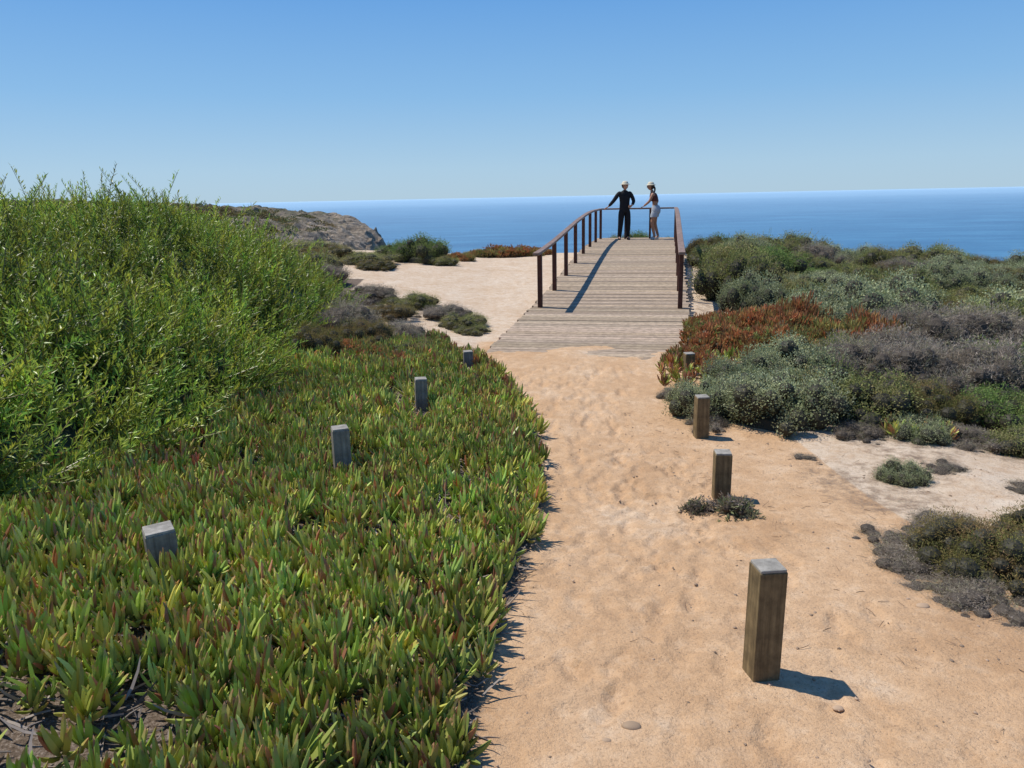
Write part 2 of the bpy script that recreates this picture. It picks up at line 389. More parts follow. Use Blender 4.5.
def shoot(seed,n=34,L=.55):
    r=np.random.default_rng(seed);A=Acc()
    T=(np.array([[-.0,0,0],[.13,.05,.42],[0,-.02,1.],[-.13,.05,.42]]),np.array([[0,1,2,3]]),np.ones((4,3)))
    bend=r.normal(0,.13,2)
    P=[];D=[];Sc=[];Cc=[]
    for i in range(n):
        t=(i/(n-1))**.8;c=np.array([bend[0]*t*t,bend[1]*t*t,L*t])
        az=i*2.4+r.normal(0,.4);ti=math.radians(72-40*t+r.normal(0,12))
        D.append([math.sin(ti)*math.cos(az),math.sin(ti)*math.sin(az),math.cos(ti)]);P.append(c)
        Sc.append(r.uniform(.06,.092)*(1-.4*t*t))
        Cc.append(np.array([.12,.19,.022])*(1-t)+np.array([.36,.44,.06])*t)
    k=len(P);Sc=np.array(Sc);D=np.array(D)
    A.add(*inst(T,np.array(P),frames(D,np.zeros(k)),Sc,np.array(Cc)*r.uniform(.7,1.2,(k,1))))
    V=[];Q=[]
    for i,t in enumerate((0,.5,1.)):
        for a in(0,2.1,4.2): V.append([bend[0]*t*t+.003*math.cos(a),bend[1]*t*t+.003*math.sin(a),L*t])
    for i in range(2):
        for j in range(3): Q.append([i*3+j,i*3+(j+1)%3,i*3+3+(j+1)%3,i*3+3+j])
    A.add(V,Q,np.array([.19,.16,.06]));return A.get()
shoots=[shoot(i+200,random.choice([26,30,36]),random.choice([.34,.42,.52])) for i in range(14)]
k=50000;xs=rng.uniform(-9.5,-1.8,k);ys=rng.uniform(2.7,14.5,k)
eps=.06;h=canopy(xs,ys);hx=(canopy(xs+eps,ys)-canopy(xs-eps,ys))/(2*eps);hy=(canopy(xs,ys+eps)-canopy(xs,ys-eps))/(2*eps)
slope=np.sqrt(1+np.clip(hx,-3,3)**2+np.clip(hy,-3,3)**2)
dist=np.sqrt(xs**2+ys**2);cd_=fbm(xs*4.5,ys*4.5,303,2)
keep=(h>.1)&(rng.random(k)<slope/2.8*np.clip(6.5/dist,.35,1)*(.22+1.45*sm(.34,.6,cd_)))&(np.abs(xs/ys)<1.05)
xs,ys,h,hx,hy=xs[keep],ys[keep],h[keep],hx[keep],hy[keep];k=len(xs)
nrm=norm(np.stack([-np.clip(hx,-1.5,1.5)*.55,-np.clip(hy,-1.5,1.5)*.55,np.ones(k)],-1)+rng.normal(0,.34,(k,3)))
spr=rng.random(k)<(.015+.05*(h>1.0))
zz=ground(xs,ys)+h-.34+rng.uniform(-.18,.08,k)+.24*spr
P=np.stack([xs,ys,np.maximum(zz,ground(xs,ys)-.05)],-1)
nrm[spr]=norm(nrm[spr]*[.35,.35,1])
ch=rng.integers(0,14,k)
for c in range(14):
    s=ch==c;kk=s.sum()
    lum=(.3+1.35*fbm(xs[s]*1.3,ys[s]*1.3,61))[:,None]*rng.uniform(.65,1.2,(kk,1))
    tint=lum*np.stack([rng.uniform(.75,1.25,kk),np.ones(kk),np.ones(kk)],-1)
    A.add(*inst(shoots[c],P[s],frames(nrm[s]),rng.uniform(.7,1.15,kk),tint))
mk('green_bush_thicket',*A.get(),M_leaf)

# ------------------------------------------------------------ shrubs
def usphere(nu=8,nv=6):
    V=[];Q=[]
    for j in range(nv+1):
        ph=math.pi*j/nv
        for i in range(nu):
            th=2*math.pi*i/nu;V.append([math.sin(ph)*math.cos(th),math.sin(ph)*math.sin(th),math.cos(ph)])
    for j in range(nv):
        for i in range(nu): Q.append([j*nu+i,(j+1)*nu+i,(j+1)*nu+(i+1)%nu,j*nu+(i+1)%nu])
    return np.array(V),np.array(Q)
def shrub_mesh(name,seed,nleaf,leafL,leafW,cols,nclump=34,cr=(.16,.30),Hh=.8,core=(.06,.055,.035),jit=.7,up=.4,spl=(.06,.17),nsp=90):
    r=np.random.default_rng(seed);A=Acc()
    ang=r.uniform(0,2*np.pi,nclump);rr=np.sqrt(r.random(nclump))*.82
    rad=r.uniform(*cr,nclump)
    cz=Hh*np.sqrt(np.clip(1-rr**2,0.05,1))*r.uniform(.35,.9,nclump)
    Cn=np.stack([rr*np.cos(ang),rr*np.sin(ang)*r.uniform(.8,1.1),cz],-1)
    sv,sq=usphere()
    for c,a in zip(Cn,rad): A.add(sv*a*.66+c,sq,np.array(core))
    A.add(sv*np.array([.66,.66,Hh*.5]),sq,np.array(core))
    ci=r.choice(nclump,nleaf,p=rad**2/np.sum(rad**2))
    d=r.normal(size=(nleaf,3));d[:,2]+=.35;d=norm(d)
    P=Cn[ci]+d*(rad[ci]*(.55+.7*r.random(nleaf)**1.1))[:,None]
    kp=P[:,2]>.0;P,d,ci=P[kp],d[kp],ci[kp];n=len(P)
    dd=norm(d+jit*r.normal(size=(n,3))+np.array([0,0,up]))
    T=(np.array([[0,0,0],[leafW,.1*leafL,.5*leafL],[0,0,leafL],[-leafW,.1*leafL,.5*leafL]]),np.array([[0,1,2,3]]),np.ones((4,3)))
    cols=np.array(cols);base=cols[r.integers(0,len(cols),nclump)][ci]*.65+cols[r.integers(0,len(cols),n)]*.35
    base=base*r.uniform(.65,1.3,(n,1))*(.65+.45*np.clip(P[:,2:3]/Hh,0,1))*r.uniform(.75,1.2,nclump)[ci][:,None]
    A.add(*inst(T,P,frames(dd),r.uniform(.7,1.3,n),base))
    ns=nsp;ci=r.integers(0,nclump,ns);d=norm(r.normal(size=(ns,3))*[1,1,.3]+[0,0,1.1]);P0=Cn[ci]+d*rad[ci][:,None]*.9
    m_=14;tt=np.tile(np.linspace(0,1,m_),ns)[:,None];L_=np.repeat(r.uniform(*spl,ns),m_)[:,None]
    P=np.repeat(P0,m_,0)+np.repeat(d,m_,0)*tt*L_;dd=norm(np.repeat(d,m_,0)+.6*r.normal(size=(ns*m_,3)))
    A.add(*inst(T,P,frames(dd),r.uniform(.5,1.0,ns*m_),np.repeat(cols[r.integers(0,len(cols),ns)],m_,0)*1.1))
    return mk(name,*A.get(),M_shrub,link=False)
GG=[(.34,.37,.19),(.43,.45,.26),(.27,.31,.135),(.37,.38,.20)]
DG=[(.14,.22,.055),(.20,.28,.07),(.23,.26,.08)]
OL=[(.28,.29,.09),(.36,.36,.12),(.23,.27,.075),(.36,.29,.13)]
PG=[(.36,.295,.23),(.46,.385,.31),(.28,.225,.165),(.33,.32,.18)]
BR=[(.24,.20,.06),(.32,.245,.085),(.20,.21,.055),(.34,.21,.10)]
RD=[(.46,.17,.075),(.33,.28,.09),(.50,.21,.09),(.24,.27,.075),(.42,.19,.08)]
types={
 'saltbush':[shrub_mesh('saltbush_mesh',s,17000,.034,.009,GG,40,spl=(.06,.24)) for s in(1,2,3)],
 'juniper_shrub':[shrub_mesh('juniper_mesh',s,15000,.036,.009,DG,30,(.18,.34)) for s in(4,5)],
 'olive_shrub':[shrub_mesh('olive_mesh',s,15000,.034,.009,OL,36,spl=(.06,.26)) for s in(6,7,21)],
 'dry_shrub':[shrub_mesh('dry_mesh',s,15000,.07,.003,PG,36,jit=.9,up=.2,core=(.10,.08,.06)) for s in(8,9)],
 'heather_shrub':[shrub_mesh('heather_mesh',s,26000,.03,.004,BR,50,(.12,.24),.7) for s in(10,11)],
 'red_succulent':[shrub_mesh('red_succulent_mesh',s,5000,.11,.018,RD,34,(.14,.26),.5,(.08,.06,.03),.35,1.1) for s in(12,13)],
 'small_coast_plant':[shrub_mesh('small_plant_mesh',s,900,.22,.03,[(.22,.17,.12),(.20,.22,.10),(.30,.25,.2)],18,(.16,.3),.8,(.08,.06,.04),.5,.5,spl=(.2,.5),nsp=22) for s in(14,)],
}
def place(kind,x,y,r,h,sink=.05):
    me=random.choice(types[kind]);ob=bpy.data.objects.new(kind,me);S.collection.objects.link(ob)
    ob.location=(x,y,float(ground(x,y))-sink);ob.rotation_euler=(0,0,rng.uniform(0,6.28))
    hh=.5 if kind=='red_succulent' else (.7 if kind=='heather_shrub' else .8)
    ob.scale=(r*rng.uniform(.92,1.08),r*rng.uniform(.92,1.08),h/hh)
L=[
 ('olive_shrub',4.05,13.6,.75,.85),('olive_shrub',4.5,15.4,.9,.85),('saltbush',3.9,12.3,.6,.65),('juniper_shrub',5.6,17,1.0,.75),('olive_shrub',5.2,19.2,.9,.6),
 ('saltbush',4.6,10.6,.95,.80),('saltbush',5.5,11.2,.9,.85),('saltbush',3.9,10.0,.7,.60),
 ('dry_shrub',4.8,8.9,.8,.62),('dry_shrub',5.6,8.7,.9,.65),('olive_shrub',6.4,9.6,.9,.75),('saltbush',7.2,10.8,1.0,.8),
 ('red_succulent',1.95,8.2,.34,.17),('red_succulent',2.4,8.8,.5,.26),('red_succulent',2.9,8.5,.5,.26),('red_succulent',3.4,9.0,.6,.34),('red_succulent',4.0,8.7,.55,.40),('red_succulent',3.1,9.6,.6,.34),('red_succulent',2.75,10.3,.4,.26),('olive_shrub',3.55,8.4,.25,.25),('red_succulent',3.6,9.6,.5,.45),
 ('saltbush',1.72,6.45,.42,.34),('saltbush',2.25,6.2,.55,.45),('olive_shrub',2.85,6.3,.55,.42),('saltbush',2.3,7.15,.5,.40),('saltbush',2.75,7.15,.6,.48),
 ('dry_shrub',3.35,7.1,.55,.48),('olive_shrub',3.2,7.7,.5,.42),('dry_shrub',3.9,7.0,.6,.5),('dry_shrub',4.5,7.3,.7,.55),('juniper_shrub',5.2,7.3,.8,.6),('dry_shrub',3.85,7.9,.6,.5),
 ('heather_shrub',3.5,6.3,.48,.36),('juniper_shrub',4.1,6.2,.5,.36),('dry_shrub',4.7,6.3,.6,.42),('saltbush',5.3,6.3,.6,.42),('saltbush',3.15,5.75,.3,.2),('olive_shrub',3.9,5.5,.35,.22),('dry_shrub',3.5,5.6,.3,.16),('dry_shrub',2.7,5.7,.25,.14),
 ('dry_shrub',1.60,6.05,.22,.14),('dry_shrub',1.5,6.95,.2,.13),
 ('saltbush',2.55,4.75,.19,.17),('saltbush',4.6,5.4,.4,.3),('dry_shrub',2.9,4.95,.2,.08),('dry_shrub',2.1,5.2,.16,.07),('dry_shrub',2.35,4.35,.13,.05),('dry_shrub',3.3,4.5,.25,.10),
 ('heather_shrub',2.22,3.28,.42,.26),('heather_shrub',2.7,3.4,.42,.26),('dry_shrub',2.0,2.95,.26,.11),('dry_shrub',2.2,2.72,.30,.10),('dry_shrub',1.95,3.35,.28,.12),('dry_shrub',2.6,2.75,.36,.12),('dry_shrub',1.9,3.68,.2,.09),('dry_shrub',1.82,3.15,.18,.07),('dry_shrub',2.35,3.75,.3,.12),('dry_shrub',1.95,2.68,.16,.05),
 ('heather_shrub',3.3,3.6,.5,.28),
 ('small_coast_plant',1.25,4.16,.17,.11),('small_coast_plant',1.10,4.24,.11,.09),('small_coast_plant',1.37,4.28,.09,.08),
 ('heather_shrub',-1.75,8.6,.5,.36),('dry_shrub',-1.4,9.1,.5,.3),('dry_shrub',-2.2,9.5,.6,.42),('heather_shrub',-2.1,7.9,.45,.36),('dry_shrub',-2.5,10.4,.7,.42),('olive_shrub',-1.2,8.4,.35,.22),('red_succulent',-1.2,7.6,.4,.15),('red_succulent',-1.7,8.0,.4,.18),
 ('olive_shrub',-.7,11.3,.42,.22),('dry_shrub',-1.1,12.0,.5,.22),('olive_shrub',-1.6,12.8,.5,.25),('heather_shrub',-1.9,11.6,.6,.26),('dry_shrub',-2.5,13.2,.7,.3),('olive_shrub',-.55,10.9,.3,.15),('dry_shrub',-2.9,12,.6,.34),
 ('juniper_shrub',-2.2,19.6,.75,.62),('juniper_shrub',-2.9,20.4,.7,.4),('olive_shrub',-1.6,19.0,.45,.25),('olive_shrub',-3.4,18.6,.8,.3),('heather_shrub',-3.0,17.6,.6,.22),('red_succulent',-1.3,20.5,.5,.18),
 ('red_succulent',-.35,22.6,.8,.28),('red_succulent',.35,23.2,.7,.25),('olive_shrub',-.9,23.4,.6,.22),('red_succulent',.9,23.8,.5,.2),
 ('juniper_shrub',4.0,24.3,.6,.72),('juniper_shrub',4.8,24.6,.6,.6),('olive_shrub',3.4,24.4,.5,.6),
 ('olive_shrub',-4.4,16.5,.9,.45),('heather_shrub',-4.6,19,1.,.4),('olive_shrub',-5.5,21,1.2,.4),('dry_shrub',-3.7,15,.7,.4),
]
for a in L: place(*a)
kinds=['olive_shrub','juniper_shrub','saltbush','olive_shrub','heather_shrub','dry_shrub']
pts=[(a[1],a[2],a[3]) for a in L];cnt=0
for i in range(6000):
    y=rng.uniform(8.5,27.5);x=rng.uniform(cx(y)+1.9,26)
    if x/y>.95: continue
    if y>yedge(x)-.3: continue
    r=rng.uniform(.45,1.15) if y>13 else rng.uniform(.4,.85)
    if any((x-a)**2+(y-b)**2<((r+c)*.68)**2 for a,b,c in pts): continue
    pts.append((x,y,r))
    n=float(vn(x*.45,y*.45,17));k=kinds[min(5,int(n*4+rng.uniform(0,2.2)))]
    place(k,x,y,r,min(.9,r*rng.uniform(.5,.9)));cnt+=1
    if cnt>230: break
k=1500;xs=rng.uniform(1.3,5,k);ys=rng.uniform(7.2,10.5,k);kp=(fbm(xs*1.5,ys*1.5,40)>.42)&((xs<cx(ys)-1.3)|(xs>cx(ys)+1.3)|(ys<8.3))&(xs>xr(np.minimum(ys,8.8))+.1)
mk('ice_plant_patch',*scatter_tufts(xs[kp],ys[kp],.03,(.9,1.4),.8).get(),M_ice)
k=45;xs=rng.uniform(2.9,3.5,k);ys=rng.uniform(5.6,6.1,k)
mk('ice_plant_patch',*scatter_tufts(xs,ys,.02,(.7,1.1),.4).get(),M_ice)

# ------------------------------------------------------------ pebbles, twigs
A=Acc();sv,sq=usphere(8,5);k=1300
for i in range(k):
    y=1.4+5.1*rng.random()**1.3;x=rng.uniform(xl(y)+.05,min(4.5,xr(y)+1.8))
    s=.002+.008*rng.random()**4
    V=sv*(1+.18*rng.normal(size=(len(sv),1)))*np.array([1,rng.uniform(.6,1),rng.uniform(.4,.7)])*s
    a=rng.uniform(0,6);c,s_=math.cos(a),math.sin(a);V=V@np.array([[c,s_,0],[-s_,c,0],[0,0,1]])
    A.add(V+[x,y,float(ground(x,y))+s*.05],sq,np.array([.58,.42,.29])*rng.uniform(.45,1.15))
mk('pebbles',*A.get(),M_shrub,smooth_=True)
sv2,sq2=usphere(12,8)
for (x,y,s) in((.36,2.12,.032),(.27,2.05,.016),(1.14,3.12,.05),(1.2,3.3,.04),(1.05,2.2,.02),(1.7,2.9,.03)):
    V=sv2*(1+.16*(fbm(sv2[:,0:1]*1.5+x,sv2[:,1:2]*1.5+sv2[:,2:3],5)-.5)*2)*np.array([1,.7,.35])*s
    mk('stone',V+[x,y,float(ground(x,y))+s*.04],sq2,np.tile(np.array([.56,.40,.26])*rng.uniform(.8,1.1),(len(V),1)),M_shrub,smooth_=True)
A=Acc();k=1100;xs=rng.uniform(.0,4.0,k);ys=rng.uniform(1.5,6.8,k);kp=(xs>xl(ys)+.02)&((rng.random(k)<.12)|(np.abs(xs-xr(np.minimum(ys,8.8))-.3)<.8)|(xs-xl(ys)<.18));xs,ys=xs[kp],ys[kp];k=len(xs)
dd=rng.normal(size=(k,3));dd[:,2]=rng.uniform(0,.2,k);V,Qd,tq=ice_leaf(.05,.0015,.3)
A.add(*inst((V,Qd,np.ones((len(V),3))),np.stack([xs,ys,ground(xs,ys)+.004],-1),frames(dd),rng.uniform(.25,1.1,k),np.array([[.22,.14,.09]])*rng.uniform(.4,1.5,(k,1))))
mk('dry_twigs',*A.get(),M_shrub)

# ------------------------------------------------------------ marker posts
def marker(x,y,w,ztop,rz,lean=0,mat=None):
    zb=float(ground(x,y,False))-.12;e=empty('wooden_marker_post',(x,y,zb),rz);e.rotation_euler=(0,lean,rz)
    h=ztop-zb
    V,Q=box((0,0,h/2-.004),(1,0,0),(0,1,0),(0,0,1),w/2,w/2,h/2-.004)
    o=mk('post_shaft',V,Q,None,mat or M_post,e);bevel(o,.004)
    V,Q=box((0,0,h-.004),(1,0,0),(0,1,0),(0,0,1),w/2-.003,w/2-.003,.006)
    o=mk('post_cap_grain',V,Q,None,M_posttop,e);bevel(o,.003)
marker(.865,2.42,.098,.350,.10,.01);marker(1.28,4.46,.10,.06,-.1);marker(1.49,5.83,.10,.050,.05);marker(1.83,7.75,.10,.0,.1)
marker(-1.45,2.92,.115,.315,.55,-.02,M_post2);marker(-1.04,4.43,.10,.275,.35,0,M_post2);marker(-.77,6.26,.10,.14,.2,.02,M_post2);marker(-.46,8.0,.10,.02,.15,0,M_post2)

# ------------------------------------------------------------ boardwalk
bw=empty('wooden_boardwalk')
A=Acc();y=8.25;Hf=1.23
while y<23.6:
    y2=y+.135;zc=float(zd(y+.07));sl=(float(zd(y2))-float(zd(y)))/.135
    ax=np.array([N[0],N[1],0]);ay=norm(np.array([U[0],U[1],sl]));az=np.cross(ax,ay)
    c=np.array([cx(y+.07),y+.07,zc-.017+rng.normal(0,.0015)])
    V,Q=box(c+ax*rng.normal(0,.015),ax,ay,az,Hf+rng.normal(0,.01),.0620,.017)
    g=rng.uniform(.66,1.12);A.add(V,Q,np.array([g*rng.uniform(1,1.05),g,g*rng.uniform(.9,1)]))
    y+=.138
o=mk('deck_boards',*A.get(),M_deck,bw);bevel(o,.003,1)
A=Acc()
for off in(-1.1,0,1.1):
    for y in np.arange(9.,23.4,.6):
        z0=float(zd(y));z1=float(zd(y+.6));a=np.array([cx(y),y,z0])+np.array([*(N*off),0]);b_=np.array([cx(y+.6),y+.6,z1])+np.array([*(N*off),0])
        d=b_-a;ln=np.linalg.norm(d);d/=ln;ax=np.array([N[0],N[1],0]);az=np.cross(ax,d)
        V,Q=box((a+b_)/2-az*.115,ax,d,az,.035,ln/2+.002,.075);A.add(V,Q,np.array([.7,.7,.7]))
for y in np.arange(11.,23.5,1.7):
    for off in(-1.02,1.02):
        p=np.array([cx(y),y])+N*off;zt=float(zd(y))-.045;zb=float(ground(*p))-.4
        V,Q=box((p[0],p[1],(zt+zb)/2),(N[0],N[1],0),(U[0],U[1],0),(0,0,1),.05,.05,(zt-zb)/2);A.add(V,Q,np.array([.6,.6,.6]))
mk('substructure',*A.get(),M_deck,bw)
rl=empty('wooden_railing')
A=Acc();RH=.90;YE=23.15
def railpt(y,side): 
    p=np.array([cx(y),y])+N*side*1.09;return np.array([p[0],p[1],float(zd(y))])
py=np.linspace(12.0,YE,8)
for side in(-1,1):
    for y in py:
        q=railpt(y,side);V,Q=box(q+[0,0,(RH-.05)/2-.15],(N[0],N[1],0),(U[0],U[1],0),(0,0,1),.035,.045,(RH-.05)/2+.15);A.add(V,Q,np.ones(3))
for f in(-.33,.33):
    p=np.array([cx(YE),YE])+N*1.09*f;V,Q=box((p[0],p[1],float(zd(YE))+(RH-.05)/2),(N[0],N[1],0),(U[0],U[1],0),(0,0,1),.03,.03,(RH-.05)/2);A.add(V,Q,np.ones(3))
o=mk('rail_posts',*A.get(),M_rail,rl);bevel(o,.006,1)
A=Acc()
def sweep(pts,hw,hh):
    pts=np.array(pts);n=len(pts);V=[]
    for i in range(n):
        d=pts[min(i+1,n-1)]-pts[max(i-1,0)];d=d/np.linalg.norm(d);sd=norm(np.cross(d,[0,0,1]));up=np.cross(sd,d)
        for a,b_ in((-1,-1),(1,-1),(1,1),(-1,1)): V.append(pts[i]+sd*a*hw+up*b_*hh)
    Q=[[0,1,2,3],[4*n-1,4*n-2,4*n-3,4*n-4]]
    for i in range(n-1):
        for j in range(4): Q.append([i*4+j,i*4+4+j,i*4+4+(j+1)%4,i*4+(j+1)%4])
    A.add(V,Q,np.ones(3))
for side in(-1,1): sweep([railpt(y,side)+[0,0,RH-.028] for y in np.linspace(11.65,YE+.06,60)],.05,.022)
a=railpt(YE,-1)+[0,0,RH-.028];b_=railpt(YE,1)+[0,0,RH-.028];d=norm(b_-a)
sweep([a+d*.053,b_-d*.053],.05,.022)
o=mk('handrail',*A.get(),M_hand,rl);bevel(o,.006,1)

# ------------------------------------------------------------ people
M_skin=simple('skin_tanned',(.36,.18,.105),.5,40,.08)
M_skin2=simple('skin_light',(.42,.24,.16),.5,40,.08)
M_black=simple('black_cloth',(.012,.012,.014),.85,60,.3)
M_short=simple('light_denim',(.36,.39,.42),.85,60,.12)
M_top=simple('brown_top',(.10,.03,.022),.8,60,.2)
M_hat=simple('straw_hat',(.62,.55,.40),.8,120,.15)
M_hair=simple('dark_hair',(.03,.018,.012),.6,120,.3)
M_eye=simple('eye_dark',(.02,.015,.01),.2,10,.1)
M_lip=simple('lips',(.28,.09,.07),.5,30,.1)
M_shoe=simple('shoe',(.5,.48,.45),.7,40,.1)
def skin(name,verts,edges,rad,mat,parent,roots=(0,),sub=2):
    me=bpy.data.meshes.new(name);me.from_pydata([tuple(v) for v in verts],edges,[]);me.update()
    ob=bpy.data.objects.new(name,me);S.collection.objects.link(ob);ob.parent=parent
    md=ob.modifiers.new('Skin','SKIN');md.use_smooth_shade=True
    sk=me.skin_vertices[0].data
    for i,r in enumerate(rad):
        sk[i].radius=(r,r) if isinstance(r,(int,float)) else r
        sk[i].use_root=i in roots
    if sub: sb=ob.modifiers.new('Sub','SUBSURF');sb.levels=sub;sb.render_levels=sub
    me.materials.append(mat);return ob
def lerp(a,b,t): return tuple(a[i]*(1-t)+b[i]*t for i in range(3))
def loft(name,rings,mat,parent,H,n=20):
    V=[];Q=[]
    for (x,y,z,a,b) in rings:
        for i in range(n):
            t=2*math.pi*i/n;c,s=math.cos(t),math.sin(t)
            V.append([x+a*math.copysign(abs(c)**.85,c),y+b*math.copysign(abs(s)**.85,s),z])
    for j in range(len(rings)-1):
        for i in range(n): Q.append([j*n+i,j*n+(i+1)%n,(j+1)*n+(i+1)%n,(j+1)*n+i])
    o=mk(name,np.array(V)*H,Q,None,mat,parent,True)
    sb=o.modifiers.new('Sub','SUBSURF');sb.levels=sb.render_levels=1
    return o
def person(name,loc,rz,H,J,skinmat,hatc,look=0,female=False):
    e=empty(name,loc,rz)
    names=['pelvis','belly','chest','neck','skull','shL','elL','wrL','shR','elR','wrR','hipL','knL','anL','hipR','knR','anR','toL','toR']
    ix={n:i for i,n in enumerate(names)}
    P=[Vector(J[n])*H for n in names]
    E=[('pelvis','belly'),('belly','chest'),('chest','neck'),('neck','skull'),('chest','shL'),('shL','elL'),('elL','wrL'),('chest','shR'),('shR','elR'),('elR','wrR'),('pelvis','hipL'),('hipL','knL'),('knL','anL'),('pelvis','hipR'),('hipR','knR'),('knR','anR'),('anL','toL'),('anR','toR')]
    w=.85 if female else 1.
    R=dict(pelvis=(.085,.058),belly=(.070*w,.052*w),chest=(.088*w,.058),neck=.030,skull=.028,shL=.034*w,elL=.024,wrL=.016,shR=.034*w,elR=.024,wrR=.016,hipL=.052,knL=.034,anL=.023,hipR=.052,knR=.034,anR=.023,toL=.02,toR=.02)
    rr=[(R[n]*H if isinstance(R[n],float) else (R[n][0]*H,R[n][1]*H)) for n in names]
    skin('body',P,[(ix[a],ix[b]) for a,b in E],rr,skinmat,e)
    V,Q=usphere(20,14);V=np.array(V)*np.array([.046,.056,.066]);z=V[:,2]/.066
    V[:,0]*=1-.28*np.clip(-z,0,1);V[:,1]-=.008*np.clip(z,0,1)
    nose=np.exp(-((V[:,0]/.009)**2+((V[:,2]+.008)/.014)**2))*(V[:,1]>0);V[:,1]+=.014*nose
    hc=np.array(J['skull'])+[0,.012,.045]
    hd=empty('head',tuple(hc*H),look);hd.parent=e
    mk('face',V*H,Q,None,skinmat,hd,True)
    sv,sq=usphere(8,6)
    for sx in(-1,1):
        mk('eye',(sv*.0055+[sx*.018,.050,.004])*H,sq,None,M_eye,hd,True)
        mk('ear',(sv*np.array([.005,.010,.015])+[sx*.047,-.004,-.004])*H,sq,None,skinmat,hd,True)
    mk('mouth',(sv*np.array([.013,.004,.003])+[0,.048,-.034])*H,sq,None,M_lip,hd,True)
    V,Q=usphere(16,10);V=V*np.array([.052,.060,.064])+[0,-.010,.006]
    V[:,1]=np.minimum(V[:,1],.030)
    V[:,1]=np.where(V[:,2]<.012,np.minimum(V[:,1],-.012),V[:,1])
    mk('hair',V*H,Q,None,M_hair,hd,True)
    if female:
        skin('ponytail',[Vector((0,-.055,.0))*H,Vector((0,-.075,-.04))*H,Vector((0,-.072,-.09))*H,Vector((0,-.06,-.12))*H],[(0,1),(1,2),(2,3)],[.018*H,.018*H,.013*H,.005*H],M_hair,hd,sub=1)
    prof=[(.001,.078),(.028,.076),(.046,.062),(.053,.036),(.056,.026),(.084,.018),(.085,.021),(.057,.031)]
    V=[];Q=[];n=20
    for r_,z_ in prof:
        for i in range(n):
            a=2*math.pi*i/n;V.append([r_*math.cos(a),r_*math.sin(a)*1.08-.004,z_])
    for j in range(len(prof)-1):
        for i in range(n): Q.append([j*n+i,j*n+(i+1)%n,(j+1)*n+(i+1)%n,(j+1)*n+i])
    mk('sun_hat',np.array(V)*H,Q,None,hatc,hd,True)
    for s_ in('L','R'):
        wv=Vector(J['wr'+s_])*H;d=(Vector(J['hand'+s_]).normalized())
        side=Vector(J['side'+s_]);side=(side-d*side.dot(d)).normalized();cu=d.cross(side).normalized()
        vs=[];es=[];rs=[];rt=[]
        for i,(o_,l) in enumerate(((-1.5,.82),(-.5,.98),(.5,1.),(1.5,.75))):
            b=len(vs);rt.append(b)
            vs+= [wv+side*.006*o_*H,wv+d*.045*H*(.95+.05*l)+side*.0115*o_*H,wv+d*(.045+.024*l)*H+side*.013*o_*H+cu*.008*H,wv+d*(.045+.040*l)*H+side*.013*o_*H+cu*.022*H]
            es+=[(b,b+1),(b+1,b+2),(b+2,b+3)];rs+=[.0085*H,.0072*H,.0055*H,.0045*H]
        b=len(vs);rt.append(b);vs+=[wv+d*.008*H,wv+d*.024*H-side*.024*H,wv+d*.042*H-side*.032*H+cu*.008*H];es+=[(b,b+1),(b+1,b+2)];rs+=[.008*H,.006*H,.005*H]
        skin('hand_'+s_,vs,es,rs,skinmat,e,roots=tuple(rt),sub=1)
    return e,H
def garment(e,H,name,J,chain,edges,rad,mat): return skin(name,[Vector(J[c] if isinstance(c,str) else c)*H for c in chain],edges,[(r*H if isinstance(r,float) else (r[0]*H,r[1]*H)) for r in rad],mat,e)
Jm=dict(pelvis=(0,0,.52),belly=(0,.005,.62),chest=(.0,0,.735),neck=(0,0,.825),skull=(0,.012,.875),
 shL=(-.105,0,.795),elL=(-.165,.02,.655),wrL=(-.10,.10,.585),shR=(.105,0,.795),elR=(.195,-.03,.66),wrR=(.275,-.075,.565),
 hipL=(-.052,0,.49),knL=(-.060,.03,.275),anL=(-.06,.01,.045),hipR=(.052,0,.49),knR=(.075,.02,.275),anR=(.085,-.01,.045),toL=(-.07,.095,.018),toR=(.105,.075,.018),
 handL=(.8,.5,-.3),sideL=(-.3,.3,1),handR=(.5,-.5,-.3),sideR=(-1,-.8,0))
yM=22.80
e,H=person('man',(3.36,yM,float(zd(yM))),math.radians(192),1.66,Jm,M_skin2,M_hat,look=.5)
loft('shirt',[(0,0,.47,.082,.062),(0,0,.50,.092,.070),(0,0,.56,.090,.068),(0,.003,.63,.084,.064),(0,.003,.72,.098,.070),(0,0,.78,.112,.064),(0,0,.812,.090,.050),(0,0,.832,.044,.038),(0,0,.842,.036,.034)],M_black,e,H)
for s in('L','R'):
    garment(e,H,'sleeve_'+s,Jm,[lerp(Jm['chest'],Jm['sh'+s],.35),lerp(Jm['chest'],Jm['sh'+s],.8),'sh'+s,'el'+s,lerp(Jm['el'+s],Jm['wr'+s],.9)],[(0,1),(1,2),(2,3),(3,4)],[.045,.048,.045,.034,.026],M_black)
    garment(e,H,'trouser_leg_'+s,Jm,[(0,0,.54),'hip'+s,'kn'+s,lerp(Jm['kn'+s],Jm['an'+s],1.1)],[(0,1),(1,2),(2,3)],[.060,.064,.048,.036],M_black)
    garment(e,H,'shoe_'+s,Jm,[lerp(Jm['an'+s],(Jm['an'+s][0],Jm['an'+s][1]-.015,.02),.8),'to'+s],[(0,1)],[.029,.025],M_black)
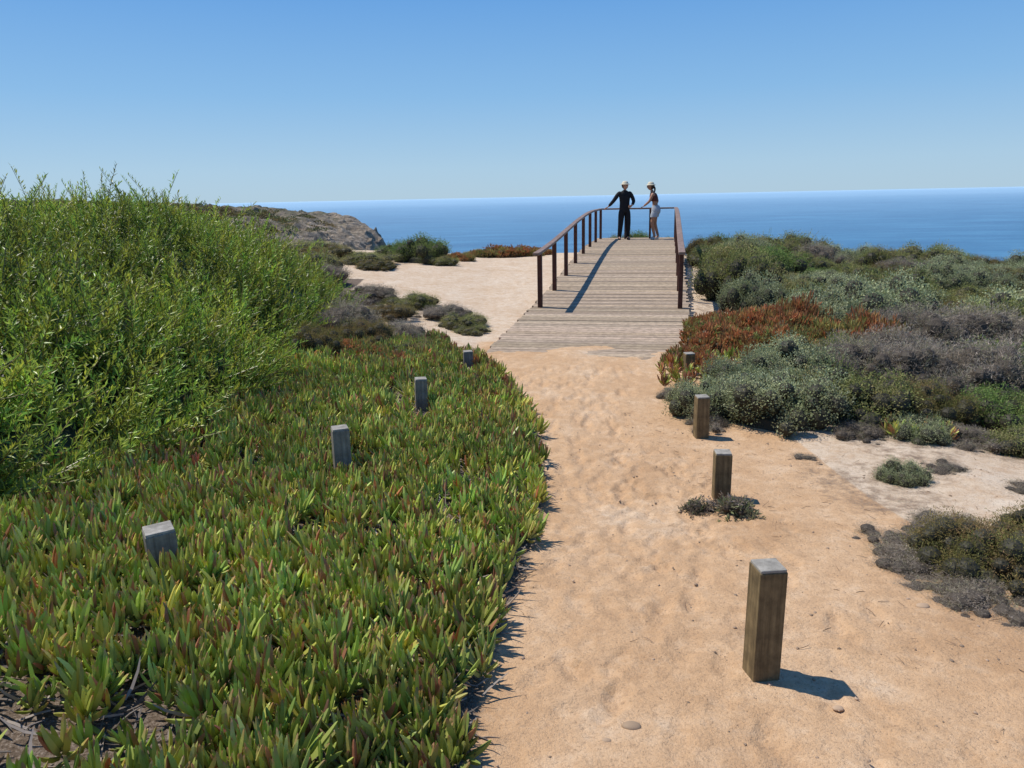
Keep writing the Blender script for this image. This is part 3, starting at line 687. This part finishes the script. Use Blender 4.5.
Jw=dict(pelvis=(0,-.03,.52),belly=(0,-.012,.62),chest=(0,.02,.725),neck=(0,.045,.815),skull=(0,.06,.865),
 shL=(-.095,.02,.785),elL=(-.13,.075,.655),wrL=(-.10,.175,.575),shR=(.095,.02,.785),elR=(.15,-.045,.66),wrR=(.19,.0,.565),
 hipL=(-.05,-.02,.49),knL=(-.055,.03,.275),anL=(-.05,-.02,.045),hipR=(.05,-.02,.49),knR=(.05,-.01,.275),anR=(.055,-.075,.045),toL=(-.055,.06,.018),toR=(.065,.005,.018),
 handL=(.1,.6,-.3),sideL=(1,0,0),handR=(.2,.5,-.5),sideR=(-1,.3,0))
yW=22.62
e,H=person('woman',(4.19,yW,float(zd(yW))),math.radians(75),1.64,Jw,M_skin,M_hat,look=.1,female=True)
loft('crop_top',[(0,-.003,.655,.074,.058),(0,.004,.68,.082,.070),(0,.014,.72,.086,.076),(0,.018,.755,.084,.068),(0,.022,.785,.074,.056),(0,.03,.80,.060,.045)],M_top,e,H)
loft('shorts_waist',[(0,-.022,.585,.078,.062),(0,-.028,.55,.092,.074),(0,-.030,.51,.104,.082),(0,-.028,.465,.104,.080),(0,-.024,.44,.09,.07)],M_short,e,H)
for s in('L','R'):
    a=Jw['hip'+s];k=Jw['kn'+s]
    p0=lerp(a,k,.0);p1=lerp(a,k,.2);p2=lerp(a,k,.48)
    loft('shorts_leg_'+s,[(*p0,.046,.058),(*p1,.056,.068),(*p2,.058,.062)],M_short,e,H)
    garment(e,H,'shoe_'+s,Jw,[lerp(Jw['an'+s],(Jw['an'+s][0],Jw['an'+s][1]-.015,.02),.8),'to'+s],[(0,1)],[.028,.025],M_shoe)

# ------------------------------------------------------------ light
el=math.radians(59);az=math.radians(-65)
sd=Vector((math.sin(az)*math.cos(el),math.cos(az)*math.cos(el),math.sin(el)))
ld=bpy.data.lights.new('sun','SUN');ld.energy=4.95;ld.angle=math.radians(.5);ld.color=(1,.95,.87)
lo=bpy.data.objects.new('sun',ld);S.collection.objects.link(lo);lo.rotation_euler=sd.to_track_quat('Z','Y').to_euler();lo.location=sd*50
w=bpy.data.worlds.new('World');S.world=w;w.use_nodes=True;nt=w.node_tree;nt.nodes.clear();b=NB(nt)
ow=b.n('ShaderNodeOutputWorld');bg=b.n('ShaderNodeBackground');sk=b.n('ShaderNodeTexSky')
sk.sky_type='NISHITA';sk.sun_disc=False;sk.sun_elevation=el;sk.sun_rotation=az;sk.altitude=0;sk.air_density=1.0;sk.dust_density=.3;sk.ozone_density=3
# blue-haze gradient of a clear coastal sky blended over the Nishita model (real sky directions)
gz=b.n('ShaderNodeSeparateXYZ');tcw=b.n('ShaderNodeTexCoord');b.l(tcw.outputs['Generated'],gz.inputs[0])
grad=b.ramp(gz.outputs['Z'],[(0.0,(4.2,6.1,7.7)),(.035,(3.9,6.0,8.0)),(.12,(2.4,4.9,8.1)),(.26,(1.0,3.3,7.6)),(.6,(.45,1.8,5.4))])
mx=b.mix(.88,sk.outputs[0],grad)
bg.inputs[1].default_value=.10
b.l(mx,bg.inputs[0]);b.l(bg.outputs[0],ow.inputs[0])

# ------------------------------------------------------------ camera
cd=bpy.data.cameras.new('camera');cam=bpy.data.objects.new('camera',cd);S.collection.objects.link(cam)
cd.sensor_width=36;cd.lens=36*769/1024;cd.clip_start=.05;cd.clip_end=120000
cam.matrix_world=Matrix.Translation((0,0,1.6))@Matrix.Rotation(math.radians(90-13.7),4,'X')@Matrix.Rotation(math.radians(-1.2),4,'Z')
S.camera=cam
